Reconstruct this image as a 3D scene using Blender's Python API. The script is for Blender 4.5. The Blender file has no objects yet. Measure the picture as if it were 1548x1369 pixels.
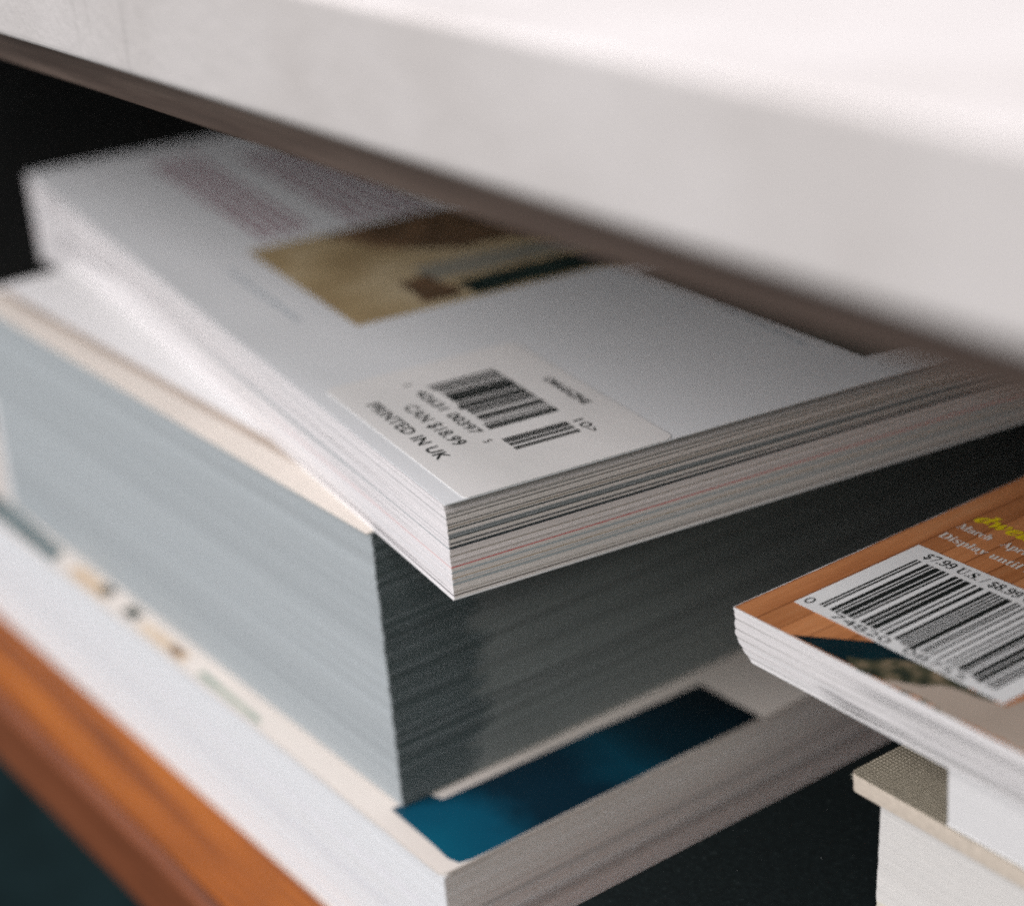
import bpy, bmesh, math, random
from mathutils import Vector, Matrix

# ------------------------------------------------------------------ camera, world, light, exposure
random.seed(7)
scene = bpy.context.scene
col = scene.collection
SHELF = 0.45                       # height of the lower shelf's upper face above the floor
DZ = SHELF + 0.2705                # camera height
PITCH, ROLL, YAW = 0.41172, -0.08391, -0.97378

f = Vector((math.sin(YAW) * math.cos(PITCH), math.cos(YAW) * math.cos(PITCH), -math.sin(PITCH)))
r = f.cross(Vector((0, 0, 1))).normalized()
u = r.cross(f)
r2 = r * math.cos(ROLL) + u * math.sin(ROLL)
u2 = -r * math.sin(ROLL) + u * math.cos(ROLL)
cam = bpy.data.cameras.new("camera")
camo = bpy.data.objects.new("camera", cam)
col.objects.link(camo)
m = Matrix((r2, u2, -f)).transposed().to_4x4()
m.translation = Vector((0, 0, DZ))
camo.matrix_world = m
cam.sensor_fit = 'HORIZONTAL'
cam.sensor_width = 36.0
cam.lens = 68.43
cam.clip_start = 0.005
cam.clip_end = 50
cam.dof.use_dof = True
cam.dof.focus_distance = 0.3590
cam.dof.aperture_fstop = 6.5
cam.dof.aperture_blades = 0
scene.camera = camo

world = bpy.data.worlds.new("World")
scene.world = world
world.use_nodes = True
wb = world.node_tree.nodes['Background']
wb.inputs[0].default_value = (0.36, 0.92, 1.0, 1)
wb.inputs[1].default_value = 0.125

def area_light(name, loc, target, sx, sy, power, color):
    l = bpy.data.lights.new(name, 'AREA')
    l.shape = 'RECTANGLE'
    l.size, l.size_y = sx, sy
    l.energy = power
    l.color = color
    o = bpy.data.objects.new(name, l)
    col.objects.link(o)
    o.location = loc
    o.rotation_euler = (Vector(target) - Vector(loc)).to_track_quat('-Z', 'Y').to_euler()
    return o

TGT = (-0.28, 0.18, SHELF + 0.12)
area_light("window_light", (-0.20, -1.42, SHELF + 1.12), TGT, 1.7, 1.3, 42, (1.0, 0.94, 0.955))
area_light("room_light", (1.15, -0.75, SHELF + 0.95), TGT, 0.8, 0.8, 7.0, (1.0, 0.95, 0.89))
area_light("added_top_fill", (-0.1, -0.1, SHELF + 2.0), (-0.1, 0.15, SHELF), 1.6, 1.6, 58, (1.0, 0.925, 0.965))  # added overhead fill that brightens the board top, no known fixture

scene.view_settings.view_transform = 'Standard'
scene.view_settings.look = 'None'
scene.view_settings.exposure = 0.0
scene.view_settings.gamma = 1.0
scene.view_settings.use_curve_mapping = False
scene.cycles.use_denoising = False
scene.cycles.filter_width = 2.0
scene.cycles.use_adaptive_sampling = True
scene.cycles.adaptive_threshold = 0.012
scene.cycles.max_bounces = 6
scene.cycles.diffuse_bounces = 3
scene.cycles.sample_clamp_indirect = 4.0

# ------------------------------------------------------------------ materials
def s2l(c):
    return tuple(((v / 255) / 12.92 if v / 255 <= 0.04045 else ((v / 255 + 0.055) / 1.055) ** 2.4) for v in c)

class NT:
    def __init__(self, name):
        self.m = bpy.data.materials.new(name)
        self.m.use_nodes = True
        self.t = self.m.node_tree
        self.b = self.t.nodes['Principled BSDF']
    def n(self, kind, **kw):
        nd = self.t.nodes.new(kind)
        for k, v in kw.items():
            if k.startswith('_'):
                setattr(nd, k[1:], v)
            else:
                nd.inputs[k.replace('__', ' ')].default_value = v
        return nd
    def l(self, a, ao, b, bi):
        self.t.links.new(a.outputs[ao], b.inputs[bi])
    def mapping(self, scale, coord='Object'):
        tc = self.n('ShaderNodeTexCoord')
        mp = self.n('ShaderNodeMapping')
        mp.inputs['Scale'].default_value = scale
        self.l(tc, coord, mp, 'Vector')
        return mp
    def noise(self, scale_vec, scale, detail=4.0, rough=0.55):
        mp = self.mapping(scale_vec)
        ns = self.n('ShaderNodeTexNoise', Scale=scale, Detail=detail, Roughness=rough)
        self.l(mp, 'Vector', ns, 'Vector')
        return ns
    def ramp(self, src, out, stops):
        rp = self.n('ShaderNodeValToRGB')
        e = rp.color_ramp.elements
        while len(e) < len(stops):
            e.new(0.5)
        for i, (p, c) in enumerate(stops):
            e[i].position = p
            e[i].color = (*c, 1) if len(c) == 3 else c
        self.l(src, out, rp, 'Fac')
        return rp
    def mixc(self, fac, a, b, mode='MIX'):
        mx = self.n('ShaderNodeMix', _data_type='RGBA', _blend_type=mode)
        for sock, v in ((0, fac), (6, a), (7, b)):
            if isinstance(v, tuple) and isinstance(v[0], bpy.types.Node):
                self.t.links.new(v[0].outputs[v[1]], mx.inputs[sock])
            elif isinstance(v, (int, float)):
                mx.inputs[sock].default_value = v
            else:
                mx.inputs[sock].default_value = (*v, 1)
        return mx
    def bump(self, src, out, strength, dist):
        bp = self.n('ShaderNodeBump', Strength=strength, Distance=dist)
        self.l(src, out, bp, 'Height')
        self.l(bp, 'Normal', self.b, 'Normal')
        return bp

def plain(name, color, rough=0.6, spec=0.3, var=0.06, vscale=60.0, bump=0.0, bscale=2500.0, bdist=0.0001):
    k = NT(name)
    k.b.inputs['Roughness'].default_value = rough
    k.b.inputs['Specular IOR Level'].default_value = spec
    ns = k.noise((1, 1, 1), vscale, 5.0)
    lo = tuple(max(0, c * (1 - var)) for c in color)
    hi = tuple(min(1, c * (1 + var)) for c in color)
    rp = k.ramp(ns, 'Fac', [(0.3, lo), (0.7, hi)])
    k.l(rp, 'Color', k.b, 'Base Color')
    if bump:
        n2 = k.noise((1, 1, 1), bscale, 3.0)
        k.bump(n2, 'Fac', bump, bdist)
    return k.m

def pages_mat(name, rough=0.75):
    """paper edges: colour of each sheet comes from the mesh attribute, plus fine fibre noise"""
    k = NT(name)
    at = k.n('ShaderNodeVertexColor', _layer_name='Col')
    ns = k.noise((60, 60, 900), 8.0, 3.0, 0.6)
    rp = k.ramp(ns, 'Fac', [(0.25, (0.90, 0.90, 0.90)), (0.75, (1.0, 1.0, 1.0))])
    mx = k.mixc(1.0, (at, 'Color'), (rp, 'Color'), 'MULTIPLY')
    k.l(mx, 2, k.b, 'Base Color')
    k.b.inputs['Roughness'].default_value = rough
    k.b.inputs['Specular IOR Level'].default_value = 0.2
    return k.m

M = {}
M['pages'] = pages_mat('paper_edges')
M['cover_white'] = plain('white_cover', (0.77, 0.79, 0.80), 0.38, 0.4, 0.025, 30)
M['cream_sticker'] = plain('cream_sticker', (0.79, 0.78, 0.76), 0.5, 0.35, 0.03, 80, 0.08, 3000)
M['ink'] = plain('black_ink', (0.012, 0.016, 0.015), 0.5, 0.3, 0.1, 500)
M['ink_grey'] = plain('grey_ink', (0.45, 0.50, 0.53), 0.5, 0.3, 0.1, 500)
M['ink_mauve'] = plain('mauve_ink', (0.30, 0.16, 0.19), 0.5, 0.3, 0.2, 300)
M['cream_cover'] = plain('cream_cover', (0.73, 0.67, 0.60), 0.5, 0.35, 0.06, 25)
M['ivory_cover'] = plain('ivory_cover', (0.66, 0.615, 0.56), 0.42, 0.4, 0.05, 25)
M['white_book'] = plain('white_paper', (0.78, 0.775, 0.77), 0.6, 0.25, 0.03, 60)
M['label_white'] = plain('label_white', (0.84, 0.86, 0.86), 0.45, 0.35, 0.02, 80)
M['white_type'] = plain('white_type', (0.80, 0.78, 0.72), 0.45, 0.35, 0.03, 80)
M['yellow_type'] = plain('yellow_type', (0.78, 0.62, 0.01), 0.45, 0.35, 0.03, 80)
M['front_lit_linen'] = plain('front_lit_linen', (0.62, 0.54, 0.45), 0.9, 0.1, 0.12, 700, 0.5, 1500, 0.0003)
M['rag'] = plain('thread', (0.62, 0.60, 0.50), 0.9, 0.1, 0.1, 900)
M['dust'] = plain('dust', (0.45, 0.47, 0.46), 0.95, 0.1, 0.2, 900)
M['floor'] = plain('dark_carpet', (0.0065, 0.0155, 0.017), 0.95, 0.1, 0.45, 22, 0.4, 300, 0.002)
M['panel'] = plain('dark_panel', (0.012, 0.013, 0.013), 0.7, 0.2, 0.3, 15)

def mat_board():
    k = NT('white_painted_board')
    big = k.noise((1, 1, 1), 14, 5, 0.6)
    rp = k.ramp(big, 'Fac', [(0.28, (0.40, 0.378, 0.358)), (0.5, (0.475, 0.455, 0.438)), (0.75, (0.52, 0.50, 0.485))])
    # scuffs: thin upright grey rubs on the front edge
    sc = k.noise((70, 1, 6), 4.2, 3, 0.5)
    rs = k.ramp(sc, 'Fac', [(0.58, (0, 0, 0)), (0.70, (1, 1, 1))])
    tc = k.n('ShaderNodeTexCoord')
    vd = k.n('ShaderNodeVectorMath', _operation='DISTANCE')
    vd.inputs[1].default_value = (-0.112, -0.213, DZ - 0.055)
    k.l(tc, 'Object', vd, 0)
    rg = k.ramp(vd, 'Value', [(0.005, (0.75, 0.75, 0.75)), (0.022, (0, 0, 0))])
    mm = k.mixc(1.0, (rs, 'Color'), (rg, 'Color'), 'MULTIPLY')
    mx = k.mixc((mm, 2), (rp, 'Color'), (0.36, 0.345, 0.33))
    k.l(mx, 2, k.b, 'Base Color')
    k.b.inputs['Roughness'].default_value = 0.62
    k.b.inputs['Specular IOR Level'].default_value = 0.25
    n2 = k.noise((1, 1, 1), 320, 5, 0.65)
    k.bump(n2, 'Fac', 0.35, 0.0006)
    return k.m
M['board'] = mat_board()

def mat_wood(name, c1, c2, c3, rough, grain=(2.0, 45, 45), sc=4.0):
    k = NT(name)
    ns = k.noise(grain, sc, 6, 0.62)
    rp = k.ramp(ns, 'Fac', [(0.28, c1), (0.5, c2), (0.74, c3)])
    n3 = k.noise((6, 160, 160), 6, 3, 0.6)
    r3 = k.ramp(n3, 'Fac', [(0.35, (0.80, 0.80, 0.80)), (0.65, (1.0, 1.0, 1.0))])
    mx = k.mixc(1.0, (rp, 'Color'), (r3, 'Color'), 'MULTIPLY')
    k.l(mx, 2, k.b, 'Base Color')
    k.b.inputs['Roughness'].default_value = rough
    k.bump(n3, 'Fac', 0.15, 0.0004)
    return k.m
M['orange_wood'] = mat_wood('orange_wood', (0.11, 0.026, 0.004), (0.28, 0.073, 0.005), (0.45, 0.134, 0.009), 0.5)
M['orange_edge'] = mat_wood('red_brown_wood', (0.12, 0.036, 0.014), (0.19, 0.058, 0.022), (0.26, 0.09, 0.038), 0.45)
M['brown_wood'] = mat_wood('brown_wood', (0.060, 0.038, 0.029), (0.115, 0.080, 0.063), (0.18, 0.132, 0.106), 0.65)

def mat_black():
    k = NT('black_board')
    ns = k.noise((1, 1, 1), 700, 4, 0.7)
    rp = k.ramp(ns, 'Fac', [(0.35, (0.0018, 0.0042, 0.0044)), (0.62, (0.0045, 0.0085, 0.0088)), (0.78, (0.022, 0.029, 0.029))])
    k.l(rp, 'Color', k.b, 'Base Color')
    k.b.inputs['Roughness'].default_value = 0.8
    k.b.inputs['Specular IOR Level'].default_value = 0.18
    k.bump(ns, 'Fac', 0.4, 0.0004)
    return k.m
M['black'] = mat_black()

def mat_linen():
    k = NT('linen_cloth')
    w1 = k.n('ShaderNodeTexWave', _wave_type='BANDS', _bands_direction='X', Scale=1.0, Distortion=1.2, Detail=2.0)
    w2 = k.n('ShaderNodeTexWave', _wave_type='BANDS', _bands_direction='Y', Scale=1.0, Distortion=1.2, Detail=2.0)
    mp = k.mapping((400, 400, 400))
    k.l(mp, 'Vector', w1, 'Vector'); k.l(mp, 'Vector', w2, 'Vector')
    mx = k.mixc(1.0, (w1, 'Color'), (w2, 'Color'), 'MULTIPLY')
    rp = k.ramp(mx, 2, [(0.03, (0.12, 0.105, 0.074)), (0.30, (0.42, 0.375, 0.285)), (0.7, (0.68, 0.61, 0.49))])
    ns = k.noise((1, 1, 1), 900, 4)
    r2_ = k.ramp(ns, 'Fac', [(0.3, (0.8, 0.8, 0.8)), (0.7, (1, 1, 1))])
    m2 = k.mixc(1.0, (rp, 'Color'), (r2_, 'Color'), 'MULTIPLY')
    k.l(m2, 2, k.b, 'Base Color')
    k.b.inputs['Roughness'].default_value = 0.9
    k.b.inputs['Specular IOR Level'].default_value = 0.1
    k.bump(mx, 2, 0.8, 0.0002)
    return k.m
M['linen'] = mat_linen()

def mat_plankprint():
    """printed photograph of orange boards on the magazine cover"""
    k = NT('printed_board_photo')
    mp = k.mapping((1, 1, 1))
    ns = k.n('ShaderNodeTexNoise', Scale=1.0, Detail=5.0, Roughness=0.6)
    mps = k.mapping((260, 26, 100))
    k.l(mps, 'Vector', ns, 'Vector')
    rp = k.ramp(ns, 'Fac', [(0.3, (0.48, 0.18, 0.064)), (0.55, (0.64, 0.268, 0.105)), (0.75, (0.70, 0.345, 0.16))])
    # board seams every 10 mm along X, random lightness per board
    sx = k.n('ShaderNodeSeparateXYZ'); k.l(mp, 'Vector', sx, 'Vector')
    dv = k.n('ShaderNodeMath', _operation='DIVIDE'); dv.inputs[1].default_value = 0.0056; k.l(sx, 'X', dv, 0)
    fl = k.n('ShaderNodeMath', _operation='FLOOR'); k.l(dv, 'Value', fl, 0)
    fr = k.n('ShaderNodeMath', _operation='FRACT'); k.l(dv, 'Value', fr, 0)
    wn = k.n('ShaderNodeTexWhiteNoise', _noise_dimensions='1D'); k.l(fl, 'Value', wn, 'W')
    rw = k.ramp(wn, 'Value', [(0.0, (0.74, 0.70, 0.66)), (1.0, (1.0, 1.0, 1.0))])
    m1 = k.mixc(1.0, (rp, 'Color'), (rw, 'Color'), 'MULTIPLY')
    seam = k.ramp(fr, 'Value', [(0.0, (0.36, 0.28, 0.22)), (0.035, (0.45, 0.36, 0.30)), (0.075, (1, 1, 1))])
    m2 = k.mixc(0.9, (m1, 2), (seam, 'Color'), 'MULTIPLY')
    k.l(m2, 2, k.b, 'Base Color')
    k.b.inputs['Roughness'].default_value = 0.42
    k.b.inputs['Specular IOR Level'].default_value = 0.35
    return k.m
M['plank_print'] = mat_plankprint()

def photo_mat(name, stops, scale_vec, scale, detail=3.0, rough=0.4, ydir=None):
    k = NT(name)
    ns = k.noise(scale_vec, scale, detail, 0.5)
    rp = k.ramp(ns, 'Fac', stops)
    k.l(rp, 'Color', k.b, 'Base Color')
    k.b.inputs['Roughness'].default_value = rough
    k.b.inputs['Specular IOR Level'].default_value = 0.3
    return k.m
M['tan_photo'] = photo_mat('printed_tan_photo', [(0.3, (0.24, 0.165, 0.08)), (0.5, (0.42, 0.32, 0.175)), (0.7, (0.62, 0.52, 0.34))], (1, 1, 1), 28)
M['dark_photo'] = photo_mat('printed_dark_photo', [(0.3, (0.006, 0.014, 0.013)), (0.7, (0.025, 0.045, 0.038))], (1, 1, 1), 60)
M['brown_photo'] = photo_mat('printed_brown_photo', [(0.3, (0.075, 0.05, 0.03)), (0.7, (0.22, 0.135, 0.075))], (1, 1, 1), 120)
M['grey_photo'] = photo_mat('printed_grey_photo', [(0.3, (0.24, 0.245, 0.20)), (0.7, (0.34, 0.32, 0.26))], (1, 1, 1), 60)
M['blue_photo'] = photo_mat('printed_blue_photo', [(0.35, (0.002, 0.055, 0.11)), (0.65, (0.003, 0.11, 0.19))], (1, 1, 1), 40)
M['navy_photo'] = photo_mat('printed_navy_photo', [(0.3, (0.001, 0.006, 0.012)), (0.6, (0.002, 0.020, 0.036)), (0.8, (0.003, 0.055, 0.09))], (1, 1, 1), 34)
M['teal_photo'] = photo_mat('printed_teal_photo', [(0.3, (0.0015, 0.010, 0.015)), (0.7, (0.003, 0.022, 0.030))], (1, 1, 1), 160)
M['olive_photo'] = photo_mat('printed_olive_photo', [(0.35, (0.02, 0.03, 0.022)), (0.5, (0.075, 0.075, 0.045)), (0.68, (0.26, 0.20, 0.13))], (1, 1, 1), 330)
M['taupe_photo'] = photo_mat('printed_taupe_photo', [(0.3, (0.40, 0.33, 0.27)), (0.7, (0.50, 0.42, 0.35))], (1, 1, 1), 50)
M['green_photo'] = photo_mat('printed_green_photo', [(0.3, (0.24, 0.31, 0.26)), (0.7, (0.42, 0.45, 0.38))], (1, 1, 1), 90)
M['slate_photo'] = photo_mat('printed_slate_photo', [(0.3, (0.05, 0.09, 0.10)), (0.7, (0.12, 0.17, 0.18))], (1, 1, 1), 90)
M['ochre_photo'] = photo_mat('printed_ochre_photo', [(0.3, (0.50, 0.36, 0.22)), (0.7, (0.62, 0.52, 0.40))], (1, 1, 1), 90)

# ------------------------------------------------------------------ mesh helpers
MM = 0.001
def link_mesh(name, verts, faces, mat, parent=None, smooth=False, loc=None, rotz=0.0, colors=None, bevel=0.0, segs=2):
    me = bpy.data.meshes.new(name)
    me.from_pydata(verts, [], faces)
    me.update()
    if colors is not None:
        ca = me.color_attributes.new('Col', 'FLOAT_COLOR', 'CORNER')
        flatc = []
        for p, c in zip(faces, colors):
            flatc.extend((c[0], c[1], c[2], 1.0) * len(p))
        ca.data.foreach_set('color', flatc)
    if bevel > 0:
        bm = bmesh.new(); bm.from_mesh(me)
        bmesh.ops.bevel(bm, geom=bm.edges[:] + bm.verts[:], offset=bevel, segments=segs, profile=0.6, affect='EDGES', clamp_overlap=True)
        bm.to_mesh(me); bm.free()
    if smooth:
        for p in me.polygons:
            p.use_smooth = True
    o = bpy.data.objects.new(name, me)
    me.materials.append(M[mat] if isinstance(mat, str) else mat)
    col.objects.link(o)
    if parent is not None:
        o.parent = parent
    if loc is not None:
        o.location = loc
        o.rotation_euler = (0, 0, rotz)
    return o

def thing(name, label, cat, loc, rotz=0.0):
    o = bpy.data.objects.new(name, None)
    o.empty_display_size = 0.02
    col.objects.link(o)
    o.location = loc
    o.rotation_euler = (0, 0, rotz)
    o['label'] = label
    o['category'] = cat
    return o

def prism(pts, z0, z1):
    """closed outline (counter-clockwise) raised from z0 to z1"""
    n = len(pts)
    v = [(x, y, z0) for x, y in pts] + [(x, y, z1) for x, y in pts]
    fc = [tuple(range(n - 1, -1, -1)), tuple(range(n, 2 * n))]
    for i in range(n):
        j = (i + 1) % n
        fc.append((i, j, n + j, n + i))
    return v, fc

def box(name, lo, hi, mat, parent=None, bevel=0.0005, segs=2, smooth=False):
    v, fc = prism([(lo[0], lo[1]), (hi[0], lo[1]), (hi[0], hi[1]), (lo[0], hi[1])], lo[2], hi[2])
    return link_mesh(name, v, fc, mat, parent, bevel=bevel, segs=segs, smooth=smooth)

def round_rect(x0, y0, x1, y1, rad, n=5):
    """rad: radii of the corners (x0,y0),(x1,y0),(x1,y1),(x0,y1)"""
    pts = []
    for (cx, cy, sx, sy, a0), rr in zip(((x0, y0, 1, 1, 180), (x1, y0, -1, 1, 270), (x1, y1, -1, -1, 0), (x0, y1, 1, -1, 90)), rad):
        if rr <= 0:
            pts.append((cx, cy)); continue
        for i in range(n + 1):
            a = math.radians(a0 + 90 * i / n)
            pts.append((cx + sx * rr + rr * math.cos(a), cy + sy * rr + rr * math.sin(a)))
    return pts

def flat(name, pts, z, mat, parent, seg=None):
    """a printed patch: flat outline in mm on a cover at height z (m)"""
    v = [(x * MM, y * MM, z) for x, y in pts]
    return link_mesh(name, v, [tuple(range(len(v)))], mat, parent)

def ragged(pts, amp, step):
    out = []
    for i, a in enumerate(pts):
        b = pts[(i + 1) % len(pts)]
        d = math.dist(a, b); n = max(1, int(d / step))
        for k in range(n):
            t = k / n
            j = amp if k else 0
            out.append((a[0] + (b[0] - a[0]) * t + random.uniform(-j, j), a[1] + (b[1] - a[1]) * t + random.uniform(-j, j)))
    return out

def text(name, body, x, y, width, cap, z, mat, parent, weight=0.0, shear=0.0, native_cap=0.69, spacing=1.0):
    c = bpy.data.curves.new(name, 'FONT')
    c.body = body
    c.offset = weight
    c.shear = shear
    c.space_character = spacing
    c.resolution_u = 4
    o = bpy.data.objects.new(name, c)
    col.objects.link(o)
    me = o.to_mesh().copy()
    o.to_mesh_clear()
    bpy.data.objects.remove(o)
    bpy.data.curves.remove(c)
    xs = [v.co.x for v in me.vertices]
    x0, x1 = min(xs), max(xs)
    sx = width * MM / (x1 - x0)
    sy = cap * MM / native_cap
    for v in me.vertices:
        v.co = ((v.co.x - x0) * sx + x * MM, v.co.y * sy + y * MM, z)
    me.name = name
    me.materials.clear()
    me.materials.append(M[mat])
    t = bpy.data.objects.new(name, me)
    col.objects.link(t)
    t.parent = parent
    return t

LC = ["0001101", "0011001", "0010011", "0111101", "0100011", "0110001", "0101111", "0111011", "0110111", "0001011"]
RC = [''.join('1' if b == '0' else '0' for b in c) for c in LC]
GC = [c[::-1] for c in RC]
def upc(digits):
    return '101' + ''.join(LC[int(d)] for d in digits[:6]) + '01010' + ''.join(RC[int(d)] for d in digits[6:]) + '101'
def addon2(digits):
    par = ['LL', 'LG', 'GL', 'GG'][int(digits) % 4]
    out = '1011'
    for i, d in enumerate(digits):
        out += ('01' if i else '') + (LC if par[i] == 'L' else GC)[int(d)]
    return out

def bars(name, code, x0, x1, y0, y1, z, parent, tall=0.0, gain=0.12):
    """bar code: every bar a thin printed strip; guard bars reach down by tall"""
    w = (x1 - x0) / len(code)
    v, fc = [], []
    i = 0
    n = len(code)
    while i < n:
        if code[i] == '1':
            j = i
            while j < n and code[j] == '1':
                j += 1
            guard = i < 10 or i > n - 11 or 45 <= i <= 50
            yy = y0 - (tall if guard else 0)
            a, b = x0 + i * w - gain * w, x0 + j * w + gain * w
            k = len(v)
            v += [(a * MM, yy * MM, z), (b * MM, yy * MM, z), (b * MM, y1 * MM, z), (a * MM, y1 * MM, z)]
            fc.append((k, k + 1, k + 2, k + 3))
            i = j
        else:
            i += 1
    return link_mesh(name, v, fc, 'ink', parent)

def smooth_rand(n, period, amp):
    k = int(n / period) + 3
    r_ = [random.uniform(-amp, amp) for _ in range(k)]
    out = []
    for i in range(n):
        t = i / period; a = int(t); q = t - a; q = q * q * (3 - 2 * q)
        out.append(r_[a] * (1 - q) + r_[a + 1] * q)
    return out

def sheet_stack(name, parent, xl, xr, y0, y1, z0, z1, count, front_col, right_col, jitter=0.06, gap=0.12,
                xr_off=None, xl_off=None, y_off=None, zbend=None, nseg=8, mat='pages', corner=0.18, right_split=None):
    """a block of paper: every sheet is a closed slab with its own edges; xl..xr, y0..y1 in m.
    front_col / right_col: t (0 top .. 1 bottom) -> colour of the edge of that sheet."""
    v, fc, cl = [], [], []
    th = (z1 - z0) / count
    jy = smooth_rand(count, 7, jitter * MM); jx = smooth_rand(count, 7, jitter * MM)
    for i in range(count):
        t = (i + 0.5) / count
        zt = z1 - i * th
        zb = zt - th * (1 - gap)
        ox = (xr_off(t) if xr_off else 0) * MM + jx[i] + random.uniform(-jitter, jitter) * 0.5 * MM
        oy = (y_off(t) if y_off else 0) * MM + jy[i] + random.uniform(-jitter, jitter) * 0.5 * MM
        ol = (xl_off(t) if xl_off else 0) * MM + random.uniform(-jitter, jitter) * 0.5 * MM
        cf, cr = front_col(t), right_col(t)
        cut = random.uniform(0.05, corner) * MM           # each sheet's corner is a little worn
        X1, Y0 = xr + ox, y0 + oy
        pts, ec = [], []
        for q in range(nseg + 1):
            pts.append((xl + ol + (X1 - cut - xl - ol) * q / nseg, Y0)); ec.append(cf)
        ys = [Y0 + cut + (y1 - Y0 - cut) * q / nseg for q in range(nseg + 1)]
        split = None
        if right_split:
            split, dark = right_split(t)
            ys = sorted([yy for yy in ys if yy > split * MM + 0.002 or yy == ys[0]] + [split * MM])
        for yy in ys:
            pts.append((X1, yy)); ec.append(dark if (split is not None and yy < split * MM - 1e-6) else cr)
        pts.append((xl + ol, y1)); ec[-1] = cf; ec.append(cf)
        n = len(pts); k = len(v)
        for zz in (zb, zt):
            for (px, py) in pts:
                v.append((px, py, zz + (zbend(px, py, t) if zbend else 0.0)))
        fc.append(tuple(k + q for q in range(n - 1, -1, -1))); cl.append(cf)
        fc.append(tuple(k + n + q for q in range(n))); cl.append(cf)
        for q in range(n):
            w = (q + 1) % n
            fc.append((k + q, k + w, k + n + w, k + n + q)); cl.append(ec[q])
    o = link_mesh(name, v, fc, mat, parent, colors=cl)
    o['kind'] = 'stuff'
    return o

def lerp(a, b, t):
    return tuple(x + (y - x) * t for x, y in zip(a, b))

def banded(bands, base, jit=0.05):
    def fn(t):
        c = base
        for a, b, cc in bands:
            if a <= t < b:
                c = cc; break
        k = 1 + random.uniform(-jit, jit)
        return tuple(min(1, q * k) for q in c)
    return fn

# ------------------------------------------------------------------ setting
v, fc = prism([(-4, -3), (4, -3), (4, 3), (-4, 3)], -0.05, 0.0)
fl = link_mesh('floor', v, fc, 'floor')
fl['kind'] = 'structure'

Z = lambda z: z + DZ               # camera-relative height -> world
unit = thing('shelving_unit', 'low shelving unit with thick white painted top over an orange wooden shelf', 'shelf', (-0.2, 0.35, 0))
def upart(name, lo, hi, mat, bevel=0.0008, segs=2):
    off = Vector((-0.2, 0.35, 0))
    return box(name, Vector(lo) - off, Vector(hi) - off, mat, unit, bevel, segs)
XL, XR, YF, YB = -0.605, 0.46, 0.137, 0.52
o = upart('top_board', (XL - 0.02, YF, Z(-0.0690)), (XR + 0.02, YB + 0.01, Z(-0.0483)), 'board', 0.0014, 4)
o['label'] = 'thick white painted top board with scuffed front edge'
o = upart('rail', (XL, YF + 0.012, Z(-0.0804)), (XR, YF + 0.030, Z(-0.0691)), 'brown_wood')
o['label'] = 'unpainted brown rail set back under the white top'
o = upart('shelf_board', (XL, YF + 0.0105, Z(-0.2905)), (XR, YB, Z(-0.2705)), 'orange_wood', 0.0006)
o['label'] = 'orange varnished shelf board'
o = upart('edge_strip', (XL, YF + 0.006, Z(-0.2913)), (XR, YF + 0.0104, Z(-0.2703)), 'orange_edge', 0.0012, 3)
o['label'] = 'red brown front edge of the orange shelf'
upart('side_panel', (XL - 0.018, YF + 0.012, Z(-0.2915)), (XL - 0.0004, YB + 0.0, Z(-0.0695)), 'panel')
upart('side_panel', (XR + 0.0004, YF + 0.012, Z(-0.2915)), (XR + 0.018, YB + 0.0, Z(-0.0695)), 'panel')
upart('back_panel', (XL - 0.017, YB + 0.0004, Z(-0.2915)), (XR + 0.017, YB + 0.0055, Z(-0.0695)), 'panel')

for lx, ly in ((XL - 0.015, YB - 0.04), (XR - 0.02, YB - 0.04), (XL - 0.015, YF + 0.21), (XR - 0.02, YF + 0.21)):
    upart('leg', (lx, ly, 0.0), (lx + 0.035, ly + 0.035, Z(-0.2918)), 'panel')

# ------------------------------------------------------------------ left stack, bottom: wide ivory paperback
B3T = -0.2325
b3 = thing('wide_paperback', 'wide ivory paperback with blue cover photo, bottom of the left stack on the orange shelf', 'book',
           (-0.2805, 0.1655, Z(-0.2705)))
H3 = 0.2705 + B3T                    # 43.5 mm
W_ = (0.69, 0.71, 0.72)
fr3 = banded([(0.30, 0.36, (0.70, 0.71, 0.73)), (0.52, 0.60, (0.66, 0.68, 0.70)), (0.82, 0.86, (0.72, 0.71, 0.70))], W_, 0.03)
rt3 = banded([(0.05, 0.09, (0.70, 0.66, 0.61)), (0.16, 0.24, (0.75, 0.71, 0.66)), (0.30, 0.33, (0.46, 0.45, 0.42)), (0.42, 0.50, (0.55, 0.52, 0.49)),
              (0.62, 0.66, (0.50, 0.49, 0.47)), (0.78, 0.9, (0.60, 0.56, 0.52))], (0.80, 0.755, 0.71), 0.05)
sheet_stack('page_block', b3, -0.296, 0.0, 0.0, 0.215, 0.0011, H3 - 0.0009, 190, fr3, rt3, jitter=0.10)
box('back_cover', (-0.2965, -0.0002, 0.0), (0.0002, 0.2155, 0.001), 'ivory_cover', b3, 0.0002, 1)
v, fc = prism([(x * MM, y * MM) for x, y in ragged(round_rect(-296.5, -0.3, 0.2, 215.5, (1, 2.0, 1, 1)), 0.10, 6)], H3 - 0.0008, H3)
cv = link_mesh('front_cover', v, fc, 'ivory_cover', b3)
cv['label'] = 'ivory front cover with cropped photographs'
zt = H3 + 0.00004
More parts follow.
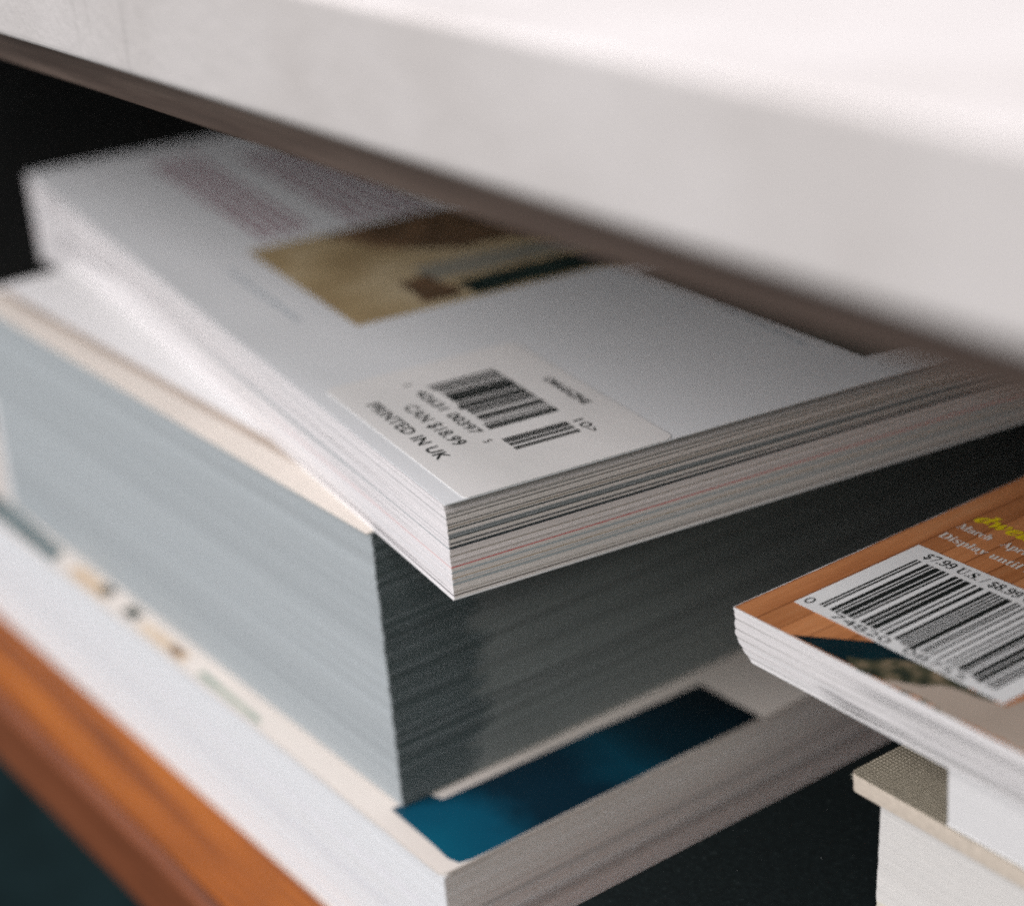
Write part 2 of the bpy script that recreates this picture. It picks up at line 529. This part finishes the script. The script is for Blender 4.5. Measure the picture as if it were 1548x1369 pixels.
# the blue picture bleeds off the right edge; a pale strip runs between it and the book above
pic = [(-26.5, 4.6), (-14, 4.2), (-4.0, 3.6), (-0.9, 4.4), (-0.1, 7), (-0.1, 20), (-0.1, 34), (-0.1, 50), (-0.1, 70), (0.1, 86.4), (-20.4, 86.0), (-21.6, 50), (-22.2, 15.0), (-26.5, 13.5)]
def mat_water():
    """printed picture of deep blue water: bright towards one corner, darker away from it"""
    k = NT('printed_water_photo')
    tc = k.n('ShaderNodeTexCoord')
    vd = k.n('ShaderNodeVectorMath', _operation='DISTANCE')
    vd.inputs[1].default_value = (-0.008, 0.004, H3)
    k.l(tc, 'Object', vd, 0)
    ns = k.noise((1, 1, 1), 70, 3)
    ad = k.n('ShaderNodeMath', _operation='MULTIPLY_ADD'); ad.inputs[1].default_value = 0.022; k.l(ns, 'Fac', ad, 0); k.l(vd, 'Value', ad, 2)
    sc = k.n('ShaderNodeMath', _operation='MULTIPLY'); sc.inputs[1].default_value = 10.0; k.l(ad, 'Value', sc, 0)
    rp = k.ramp(sc, 'Value', [(0.10, (0.002, 0.078, 0.128)), (0.24, (0.002, 0.060, 0.105)), (0.36, (0.001, 0.016, 0.030)), (0.50, (0.001, 0.018, 0.034)), (0.60, (0.001, 0.040, 0.068)), (0.72, (0.0008, 0.014, 0.024)), (0.95, (0.0006, 0.005, 0.008))])
    k.l(rp, 'Color', k.b, 'Base Color')
    k.b.inputs['Roughness'].default_value = 0.4
    k.b.inputs['Specular IOR Level'].default_value = 0.3
    return k.m
flat('cover_photo', ragged(pic, 0.12, 5), zt, mat_water(), b3)['label'] = 'dark blue picture of water printed on the cover'
flat('cover_photo', [(-256, 0.4), (-192, 0.4), (-196, 5.2), (-256, 6.8)], zt, 'slate_photo', b3)
flat('cover_photo', [(-184, 0.6), (-161, 0.6), (-163, 5), (-184, 5)], zt, 'ochre_photo', b3)
flat('cover_photo', [(-168, 2.5), (-162, 2.2), (-162, 5.5), (-168, 5.8)], zt + 0.00004, 'dark_photo', b3)
flat('cover_photo', [(-152, 1.6), (-145, 1.4), (-145, 5.0), (-152, 5.4)], zt, 'dark_photo', b3)
flat('cover_photo', [(-141, 0.6), (-116, 0.6), (-117, 4), (-141, 4)], zt, 'ochre_photo', b3)
flat('cover_photo', [(-125, 1.2), (-119, 1.0), (-119, 3.6), (-125, 3.8)], zt + 0.00004, 'brown_photo', b3)
flat('cover_photo', [(-108, 0.6), (-76, 0.5), (-79, 2.2), (-108, 2.8)], zt, 'green_photo', b3)

# ------------------------------------------------------------------ left stack, middle: very thick grey book
b2 = thing('thick_book', 'very thick book with grey page edges and cream cover, middle of the left stack', 'book',
           (-0.3055, 0.1720, Z(B3T) + 0.0002))
H2 = 0.0652
base2 = (0.40, 0.435, 0.445)
ln2 = smooth_rand(420, 9, 0.05); lm2 = smooth_rand(420, 30, 0.05)
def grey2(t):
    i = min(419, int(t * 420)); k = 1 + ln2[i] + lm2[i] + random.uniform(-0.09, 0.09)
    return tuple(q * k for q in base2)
def grey2_shaded(t):
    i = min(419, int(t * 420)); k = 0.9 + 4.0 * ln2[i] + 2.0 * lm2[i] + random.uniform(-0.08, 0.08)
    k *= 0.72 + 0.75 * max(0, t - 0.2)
    return tuple(q * k for q in (0.200, 0.218, 0.208))  # gap shade painted into the right edges, easing towards the lit bottom
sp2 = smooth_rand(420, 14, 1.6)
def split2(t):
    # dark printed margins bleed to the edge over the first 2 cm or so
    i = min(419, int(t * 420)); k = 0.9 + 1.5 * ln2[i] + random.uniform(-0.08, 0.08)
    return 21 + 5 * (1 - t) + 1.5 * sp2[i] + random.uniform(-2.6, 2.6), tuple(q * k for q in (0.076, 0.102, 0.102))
sheet_stack('page_block', b2, -0.2085, 0.0, 0.0, 0.250, 0.0004, H2 - 0.00055, 330, grey2, grey2_shaded, jitter=0.10, corner=0.45, right_split=split2)
box('back_cover', (-0.2088, 0.0003, 0.0), (-0.0003, 0.2505, 0.00035), 'white_book', b2, 0.0001, 1)
box('front_cover', (-0.2088, -0.0006, H2 - 0.0005), (-0.0002, 0.2510, H2), 'cream_cover', b2, 0.0002, 2)
zb = H2 + 0.00005
flat('cover_panel', [(-208.6, 9.5), (-0.8, 9.5), (-0.8, 250), (-208.6, 250)], zb, 'white_book', b2)['label'] = 'white printed panel inside the cream cover edge'
flat('cover_stripe', [(-208.6, 6.6), (-0.8, 6.6), (-0.8, 9.4), (-208.6, 9.4)], zb, 'taupe_photo', b2)['label'] = 'narrow tan stripe printed along the cover edge'
o = box('spine', (-0.2150, 0.0004, 0.0001), (-0.2090, 0.2505, H2 - 0.0001), 'white_book', b2, 0.0020, 4, True)
o['label'] = 'white rounded spine at the far end of the grey book'

# ------------------------------------------------------------------ left stack, top: white magazine with price sticker
b1 = thing('thick_magazine', 'thick white magazine with bar code price sticker, lying on the grey book', 'magazine',
           (-0.2698, 0.1678, Z(-0.1671)), math.radians(-8.4))
H1 = 0.0195
LT = (0.70, 0.65, 0.60); PK = (0.74, 0.675, 0.64); BK = (0.028, 0.036, 0.036); TG = (0.20, 0.225, 0.225)
TN = (0.36, 0.31, 0.25); BG = (0.40, 0.45, 0.46); RD = (0.62, 0.055, 0.05)
rt1 = banded([(0.0, 0.05, (0.30, 0.285, 0.26)), (0.05, 0.075, (0.45, 0.42, 0.38)), (0.075, 0.09, (0.16, 0.16, 0.15)), (0.115, 0.127, (0.09, 0.085, 0.08)),  # topmost sheets coloured dark as the shadow under the cover
              (0.18, 0.193, (0.06, 0.06, 0.056)), (0.21, 0.225, TN), (0.242, 0.257, (0.045, 0.06, 0.06)), (0.292, 0.335, TG), (0.340, 0.350, (0.02, 0.025, 0.025)),
              (0.388, 0.406, BK), (0.430, 0.458, (0.018, 0.026, 0.028)), (0.458, 0.535, PK), (0.535, 0.547, TN), (0.547, 0.60, PK), (0.60, 0.612, (0.46, 0.41, 0.37)), (0.612, 0.650, PK), (0.652, 0.662, RD),
              (0.70, 0.728, BG), (0.772, 0.786, (0.42, 0.32, 0.20)), (0.80, 0.812, BG), (0.83, 0.86, BG), (0.928, 0.938, (0.22, 0.17, 0.12)), (0.96, 0.972, (0.10, 0.08, 0.07))], LT, 0.06)
F1 = (0.80, 0.775, 0.775)
fr1 = banded([(0.03, 0.04, (0.5, 0.49, 0.48)), (0.115, 0.122, (0.33, 0.34, 0.34)), (0.18, 0.186, (0.6, 0.58, 0.58)), (0.342, 0.350, (0.46, 0.47, 0.48)), (0.388, 0.396, (0.60, 0.58, 0.6)),
              (0.435, 0.448, (0.28, 0.33, 0.34)), (0.652, 0.660, (0.78, 0.50, 0.48)), (0.72, 0.727, (0.66, 0.68, 0.70)), (0.83, 0.836, (0.66, 0.68, 0.70)), (0.96, 0.972, (0.12, 0.12, 0.12))], F1, 0.025)
def sag1(x, y, t):
    return -0.0085 * t * max(0.0, (-x - 0.252) / 0.0395) ** 1.4
sheet_stack('page_block', b1, -0.2915, 0.0, 0.0, 0.222, 0.00032, H1 - 0.00075, 154, fr1, rt1, jitter=0.05, gap=0.10,
            xr_off=lambda t: -0.95 * max(0, 1 - t / 0.06), nseg=22, zbend=sag1)
nb = 40
v, fc = [], []
for zz in (0.0, 0.0003):
    for i in range(nb + 1):
        x = -0.2918 + 0.2919 * i / nb
        for y in (-0.0001, 0.2222):
            v.append((x, y, zz + sag1(x, y, 1.0)))
n2 = 2 * (nb + 1)
for i in range(nb):
    a = 2 * i
    fc += [(a, a + 1, a + 3, a + 2), (n2 + a, n2 + a + 2, n2 + a + 3, n2 + a + 1), (a, a + 2, n2 + a + 2, n2 + a), (a + 1, n2 + a + 1, n2 + a + 3, a + 3)]
fc += [(0, n2, n2 + 1, 1), (2 * nb, 2 * nb + 1, n2 + 2 * nb + 1, n2 + 2 * nb)]
link_mesh('front_cover', v, fc, 'white_book', b1)
# back cover: thin sheet whose right edge lifts a little away from the pages
def lifted_cover():
    nx, ny = 24, 30
    v, fc = [], []
    for top in (0, 1):
        for j in range(ny + 1):
            y = 0.0001 + (0.2218) * j / ny
            for i in range(nx + 1):
                x = -0.2916 + (0.2917) * i / nx
                v.append((x, y, H1 - (0.00030 if not top else 0)))
    n = (nx + 1) * (ny + 1)
    for j in range(ny):
        for i in range(nx):
            a = j * (nx + 1) + i
            fc.append((a, a + nx + 1, a + nx + 2, a + 1))
            fc.append((n + a, n + a + 1, n + a + nx + 2, n + a + nx + 1))
    ring = [i for i in range(nx + 1)] + [j * (nx + 1) + nx for j in range(1, ny + 1)] + [ny * (nx + 1) + i for i in range(nx - 1, -1, -1)] + [j * (nx + 1) for j in range(ny - 1, 0, -1)]
    for q in range(len(ring)):
        a, b = ring[q], ring[(q + 1) % len(ring)]
        fc.append((a, b, n + b, n + a))
    return v, fc
v, fc = lifted_cover()
o = link_mesh('back_cover', v, fc, 'cover_white', b1)
o['label'] = 'white back cover with pictures and small type'
zc = H1 + 0.00004
flat('cover_photo', [(-169, 25.6), (-98, 25.6), (-98, 110), (-169, 110)], zc, 'tan_photo', b1)['label'] = 'tan picture printed on the white cover'
flat('cover_photo', ragged([(-128, 53), (-115.5, 52.4), (-114.5, 110), (-126, 110)], 0.6, 4), zc + 0.00004, 'grey_photo', b1)
flat('cover_photo', ragged([(-111, 57), (-100, 57), (-100, 110), (-113, 110)], 0.6, 4), zc + 0.00004, 'dark_photo', b1)
flat('cover_photo', ragged([(-120, 45), (-102, 44.5), (-102, 55.5), (-121, 54)], 1.6, 3), zc + 0.00008, 'brown_photo', b1)
flat('cover_photo', ragged([(-169, 46), (-150, 52), (-134, 70), (-134, 110), (-169, 110)], 1.2, 4), zc + 0.00004, 'brown_photo', b1)
flat('cover_photo', [(-90, 95.5), (-11.5, 101.8), (-11.5, 170), (-90, 170)], zc, 'dark_photo', b1)['label'] = 'dark picture near the edge of the white cover'
def word_lines(name, x0, x1, ys, hgt, mat, z=zc):
    v, fc = [], []
    for y in ys:
        x = x0
        while x < x1 - 2:
            w = random.uniform(2.5, 8)
            k = len(v); b = min(x + w, x1)
            v += [(x * MM, y * MM, z), (b * MM, y * MM, z), (b * MM, (y + hgt) * MM, z), (x * MM, (y + hgt) * MM, z)]
            fc.append((k, k + 1, k + 2, k + 3))
            x = b + 1.3
    return link_mesh(name, v, fc, mat, b1)
word_lines('small_print', -274, -176, [33, 37, 41, 45], 2.2, 'ink_mauve')['label'] = 'mauve lines of small type'
word_lines('small_print', -262, -172, [58, 63, 68, 73, 78], 2.4, 'ink_mauve')
word_lines('small_print', -157, -110, [15.6], 1.4, 'ink_grey')
word_lines('small_print', -59, -25, [96.0], 1.2, 'ink_grey')
# sticker
v, fc = prism([(x * MM, y * MM) for x, y in round_rect(-66, 4.0, 0.15, 48.8, (2, 1.2, 2.2, 2))], H1 + 0.00005, H1 + 0.00016)
st = link_mesh('price_sticker', v, fc, 'cream_sticker', b1)
st['label'] = 'cream sticker with bar code, price and country lettering'
zs = H1 + 0.0002
def sub(o):
    o.parent = st
    return o
sub(text('lettering', 'PRINTED IN UK', -52.3, 7.6, 34.2, 2.75, zs, 'ink', b1, 0.022, spacing=1.08))
sub(text('lettering', 'CAN $18.99', -46.4, 13.1, 24.2, 2.8, zs, 'ink', b1, 0.018, spacing=1.08))
sub(text('lettering', '42631', -52.4, 18.4, 12.3, 2.4, zs, 'ink', b1, 0.02))
sub(text('lettering', '00397', -37.4, 18.4, 12.3, 2.4, zs, 'ink', b1, 0.02))
sub(text('lettering', '0', -57.6, 18.3, 1.2, 1.7, zs, 'ink', b1))
sub(text('lettering', '5', -21.1, 18.4, 1.3, 1.75, zs, 'ink', b1, 0.004))
sub(text('lettering', '10', -19.0, 37.2, 4.6, 2.3, zs, 'ink', b1, 0.008))
sub(text('lettering', '>', -13.9, 37.2, 2.0, 2.3, zs, 'ink', b1, 0.008))
sub(text('lettering', 'CMAGAZINE', -42.4, 43.1, 17.4, 2.0, zs, 'ink', b1, 0.03))
sub(bars('bar_code', upc('042631003975'), -53.8, -25.3, 22.9, 37.7, zs, b1, tall=0.7, gain=0.28))
sub(bars('bar_code', addon2('10'), -19.6, -13.5, 21.8, 36.0, zs, b1, gain=0.2))

# ------------------------------------------------------------------ right stack, base: black box
KZ = -0.2235
kb = thing('black_box', 'matte black box speckled with dust, under the right hand stack of books', 'box', (-0.2449, 0.150, Z(-0.2705)))
HK = 0.2705 + KZ
box('box_body', (0, 0, 0), (0.26, 0.24, HK), 'black', kb, 0.0008, 2)
v, fc = [], []
for i in range(150):
    x, y = random.uniform(0.002, 0.10), random.uniform(0.002, 0.14)
    s = random.choice([0.00004, 0.00005, 0.00006, 0.00007, 0.0001]) * random.uniform(0.7, 1.4)
    if i == 0: x, y, s = 0.0246, 0.0475, 0.00026
    k = len(v)
    for a in range(5):
        an = a * 1.2566 + random.uniform(-.3, .3)
        v.append((x + s * math.cos(an) * random.uniform(.6, 1.3), y + s * math.sin(an) * random.uniform(.6, 1.3), HK + 0.00001))
    v.append((x, y, HK + s * 0.9))
    fc += [(k + a, k + (a + 1) % 5, k + 5) for a in range(5)]
o = link_mesh('dust', v, fc, 'dust', kb)
o['kind'] = 'stuff'

# ------------------------------------------------------------------ right stack: linen hardcover
LX, LY = -0.2095, 0.2085
lb = thing('linen_hardcover', 'hardcover book bound in greenish beige linen cloth, standing on the black box', 'book', (LX, LY, Z(KZ) + 0.0001))
LH0, LH1, LH2 = 0.0026, 0.0264, 0.0299
wav = smooth_rand(150, 12, 0.10)
def lin_left(t):
    return 5.5 + 0.55 * math.sin(math.pi * (t * 0.9 + 0.55)) + wav[min(149, int(t * 150))]
CRM = (0.74, 0.72, 0.69)
fcl = banded([(0.30, 0.31, (0.62, 0.60, 0.56)), (0.56, 0.57, (0.62, 0.60, 0.56)), (0.93, 1.0, (0.74, 0.70, 0.60))], CRM, 0.06)
sheet_stack('page_block', lb, 0.0, 0.172, 0.0015, 0.146, LH0 + 0.0001, LH1 - 0.0001, 150, fcl, fcl, jitter=0.05, xl_off=lin_left)
def cover_board(name, z0, z1, x0=0):
    pts = [(x * MM, y * MM) for x, y in round_rect(x0, 0, 178, 150, (1.6, 1, 1, 1), 6)]
    v, fc = prism(pts, z0, z1)
    o = link_mesh(name, v, fc, 'linen', lb, bevel=0.0009, segs=3, smooth=True)
    o.data.materials.append(M['front_lit_linen'])            # paler cloth on side faces paints in the front light
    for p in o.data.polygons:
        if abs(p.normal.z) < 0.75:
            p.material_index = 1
    return o
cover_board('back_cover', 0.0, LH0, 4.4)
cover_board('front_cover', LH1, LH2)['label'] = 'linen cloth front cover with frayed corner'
# frayed threads at the worn corner
for i, (a, el, ln) in enumerate([(215, 25, 0.6), (165, 75, 1.0), (235, 0, 0.5), (195, -15, 0.6), (150, 50, 0.5), (250, -30, 0.5)]):
    p = Vector((0.0004, 0.0006 + 0.0003 * i * (i % 2), LH2 - 0.0008 - 0.0003 * (i % 3)))
    d = Vector((math.cos(math.radians(a)) * math.cos(math.radians(el)), math.sin(math.radians(a)) * math.cos(math.radians(el)), math.sin(math.radians(el))))
    v, fc = [], []
    side = d.orthogonal().normalized(); up = d.cross(side)
    for s in range(4):
        c = p + d * ln * MM * s / 3 + up * 0.00012 * math.sin(s * 1.7 + i)
        rad = 0.00007 * (1 - 0.25 * s)
        for q in range(4):
            an = q * math.pi / 2
            v.append(tuple(c + (side * math.cos(an) + up * math.sin(an)) * rad))
    for s in range(3):
        for q in range(4):
            fc.append((s * 4 + q, s * 4 + (q + 1) % 4, s * 4 + 4 + (q + 1) % 4, s * 4 + 4 + q))
    link_mesh('loose_thread', v, fc, 'rag', lb)

# ------------------------------------------------------------------ right stack: plain white book
WX, WY = -0.1870, 0.2086
wbk = thing('white_book', 'plain white book between the linen hardcover and the orange magazine', 'book', (WX, WY, Z(KZ) + 0.0001 + LH2 + 0.0002))
HW = 0.0149
wfn = banded([], (0.775, 0.765, 0.76), 0.025)
sheet_stack('page_block', wbk, 0.0002, 0.150, 0.0001, 0.128, 0.0005, HW - 0.0005, 110, wfn, wfn, jitter=0.02, gap=0.04)
box('back_cover', (0, 0, 0), (0.1502, 0.1282, 0.00048), 'white_book', wbk, 0.0001, 1)
box('front_cover', (0, 0, HW - 0.00048), (0.1502, 0.1282, HW), 'white_book', wbk, 0.0001, 1)

# ------------------------------------------------------------------ right stack, top: orange magazine
DX, DY, DT = -0.2341, 0.2042, -0.1685
d0 = (KZ + 0.0001 + LH2 + 0.0002) + HW + 0.0002
HD = DT - d0
dw = thing('orange_magazine', 'magazine with orange board cover and white bar code label, on top of the right stack', 'magazine', (DX, DY, Z(d0)))
nD = 120
sig = [0.0, 0.2, 0.42, 0.60, 0.78, 0.90, 1.01]
def sig_of(t):
    for i in range(len(sig) - 1):
        if t < sig[i + 1]:
            return i, (t - sig[i]) / (sig[i + 1] - sig[i])
    return len(sig) - 2, 1.0
def dw_left(t):
    i, q = sig_of(t)
    prof = 0.1 if t < 0.5 else 0.1 + 4.4 * ((t - 0.5) / 0.5) ** 1.7
    return prof + 0.32 * (2 * q - 1) ** 2 - 0.12 + random.uniform(-0.1, 0.1)
def dw_bend(x, y, t):
    i, q = sig_of(t)
    w = max(0.0, 1 - x / 0.030)
    sag = 0.0005 * t * math.exp(-((x - 0.018) / 0.014) ** 2)
    return (-0.00011 * i) * w * w - sag
def dw_col(t):
    i, q = sig_of(t)
    if (q < 0.05 and t > 0.05):
        return (0.46, 0.45, 0.43)  # darker sheet paints the shadow line between signatures
    k = 1 + random.uniform(-0.14, 0.05)
    c = (0.80, 0.775, 0.77)
    if random.random() < 0.05: c = (0.66, 0.69, 0.70)
    return tuple(min(1, k * z) for z in c)
sheet_stack('page_block', dw, 0.0, 0.200, 0.0003, 0.262, 0.0006, HD - 0.00042, nD, dw_col, dw_col, jitter=0.02, gap=0.05,
            xl_off=dw_left, zbend=dw_bend, nseg=22)
pts = round_rect(0.0035, 0.0002, 0.200, 0.2622, (0.001, 0.0006, 0.0006, 0.0006), 3)
v, fc = prism(pts, 0.0, 0.00025)
link_mesh('back_cover', v, fc, 'white_book', dw)
pts = [(x * MM, y * MM) for x, y in ragged(round_rect(-0.2, 0.0, 200.2, 262.4, (0.5, 0.6, 0.6, 0.6), 3), 0.04, 5)]
v, fc = prism(pts, HD - 0.00036, HD)
o = link_mesh('front_cover', v, fc, 'white_book', dw)
o['label'] = 'front cover whose white paper core shows at the trimmed edge'
zd = HD + 0.00004
def dflat(name, pts, layer, mat):
    return flat(name, pts, zd + layer * 0.00004, mat, dw)
o = dflat('cover_photo', ragged([(0.0, 0.30), (200, 0.30), (200, 262), (-0.12, 262)], 0.09, 4), 0, 'plank_print')
o['label'] = 'printed photograph of orange wooden boards'
dflat('cover_photo', [(14.6, 0.55), (22, 0.5), (31.5, 0.55), (44.0, 9.5), (27.5, 10.0), (21.5, 5.6)], 1, 'teal_photo')['label'] = 'dark teal shape in the cover picture'
dflat('cover_photo', ragged([(26.5, 2.0), (28, 0.5), (50.0, 0.5), (53, 9.2), (37.5, 9.6), (32, 6.5)], 0.7, 1.6), 2, 'olive_photo')['label'] = 'olive foliage in the cover picture'
dflat('cover_photo', ragged([(36.0, 0.5), (150, 0.5), (150, 30), (60, 30), (55.5, 9.0), (50, 7.6), (43.5, 6.0), (40, 3.0)], 0.6, 2), 3, 'taupe_photo')['label'] = 'taupe ground in the cover picture'
v, fc = prism([(x * MM, y * MM) for x, y in ((6.3, 9.0), (54.6, 9.0), (54.6, 41.2), (6.3, 41.2))], HD + 0.0002, HD + 0.00023)
lab = link_mesh('bar_code_panel', v, fc, 'label_white', dw)
lab['label'] = 'white printed panel with bar code and price'
zl = HD + 0.00027
def lsub(o):
    o.parent = lab
    return o
lsub(bars('bar_code', upc('074820087550'), 10.2, 50.8, 12.0, 36.4, zl, dw, tall=0.6, gain=0.10))
lsub(text('lettering', '0', 7.1, 10.2, 1.75, 2.3, zl, 'ink', dw, 0.0))
lsub(text('lettering', '74820', 14.6, 9.6, 13.6, 1.9, zl, 'ink', dw, 0.0))
lsub(text('lettering', '08755', 31.6, 9.6, 13.6, 1.9, zl, 'ink', dw, 0.0))

def bold(s):
    out = ''
    for ch in s:
        if 'A' <= ch <= 'Z': out += chr(0x1D400 + ord(ch) - 65)
        elif 'a' <= ch <= 'z': out += chr(0x1D41A + ord(ch) - 97)
        elif '0' <= ch <= '9': out += chr(0x1D7CE + ord(ch) - 48)
        else: out += ch
    return out
def bold_italic(s):
    out = ''
    for ch in s:
        if 'A' <= ch <= 'Z': out += chr(0x1D468 + ord(ch) - 65)
        elif 'a' <= ch <= 'z': out += chr(0x1D482 + ord(ch) - 97)
        else: out += ch
    return out
lsub(text('lettering', bold('$7.99 U.S. / $8.99 CAN'), 10.4, 37.7, 29.2, 2.35, zl, 'ink', dw, 0.008))
text('lettering', bold('Display until May'), 6.0, 46.5, 27, 2.3, zd + 0.0001, 'white_type', dw, 0.0)
text('lettering', bold('March'), 6.0, 51.6, 8.0, 2.3, zd + 0.0001, 'white_type', dw, 0.0)
text('lettering', bold('April'), 16.7, 51.6, 6.6, 2.3, zd + 0.0001, 'white_type', dw, 0.0)
text('masthead', bold_italic('dwell'), 6.2, 56.2, 14.2, 4.0, zd + 0.0001, 'yellow_type', dw, 0.02)['label'] = 'yellow masthead lettering on the orange cover'
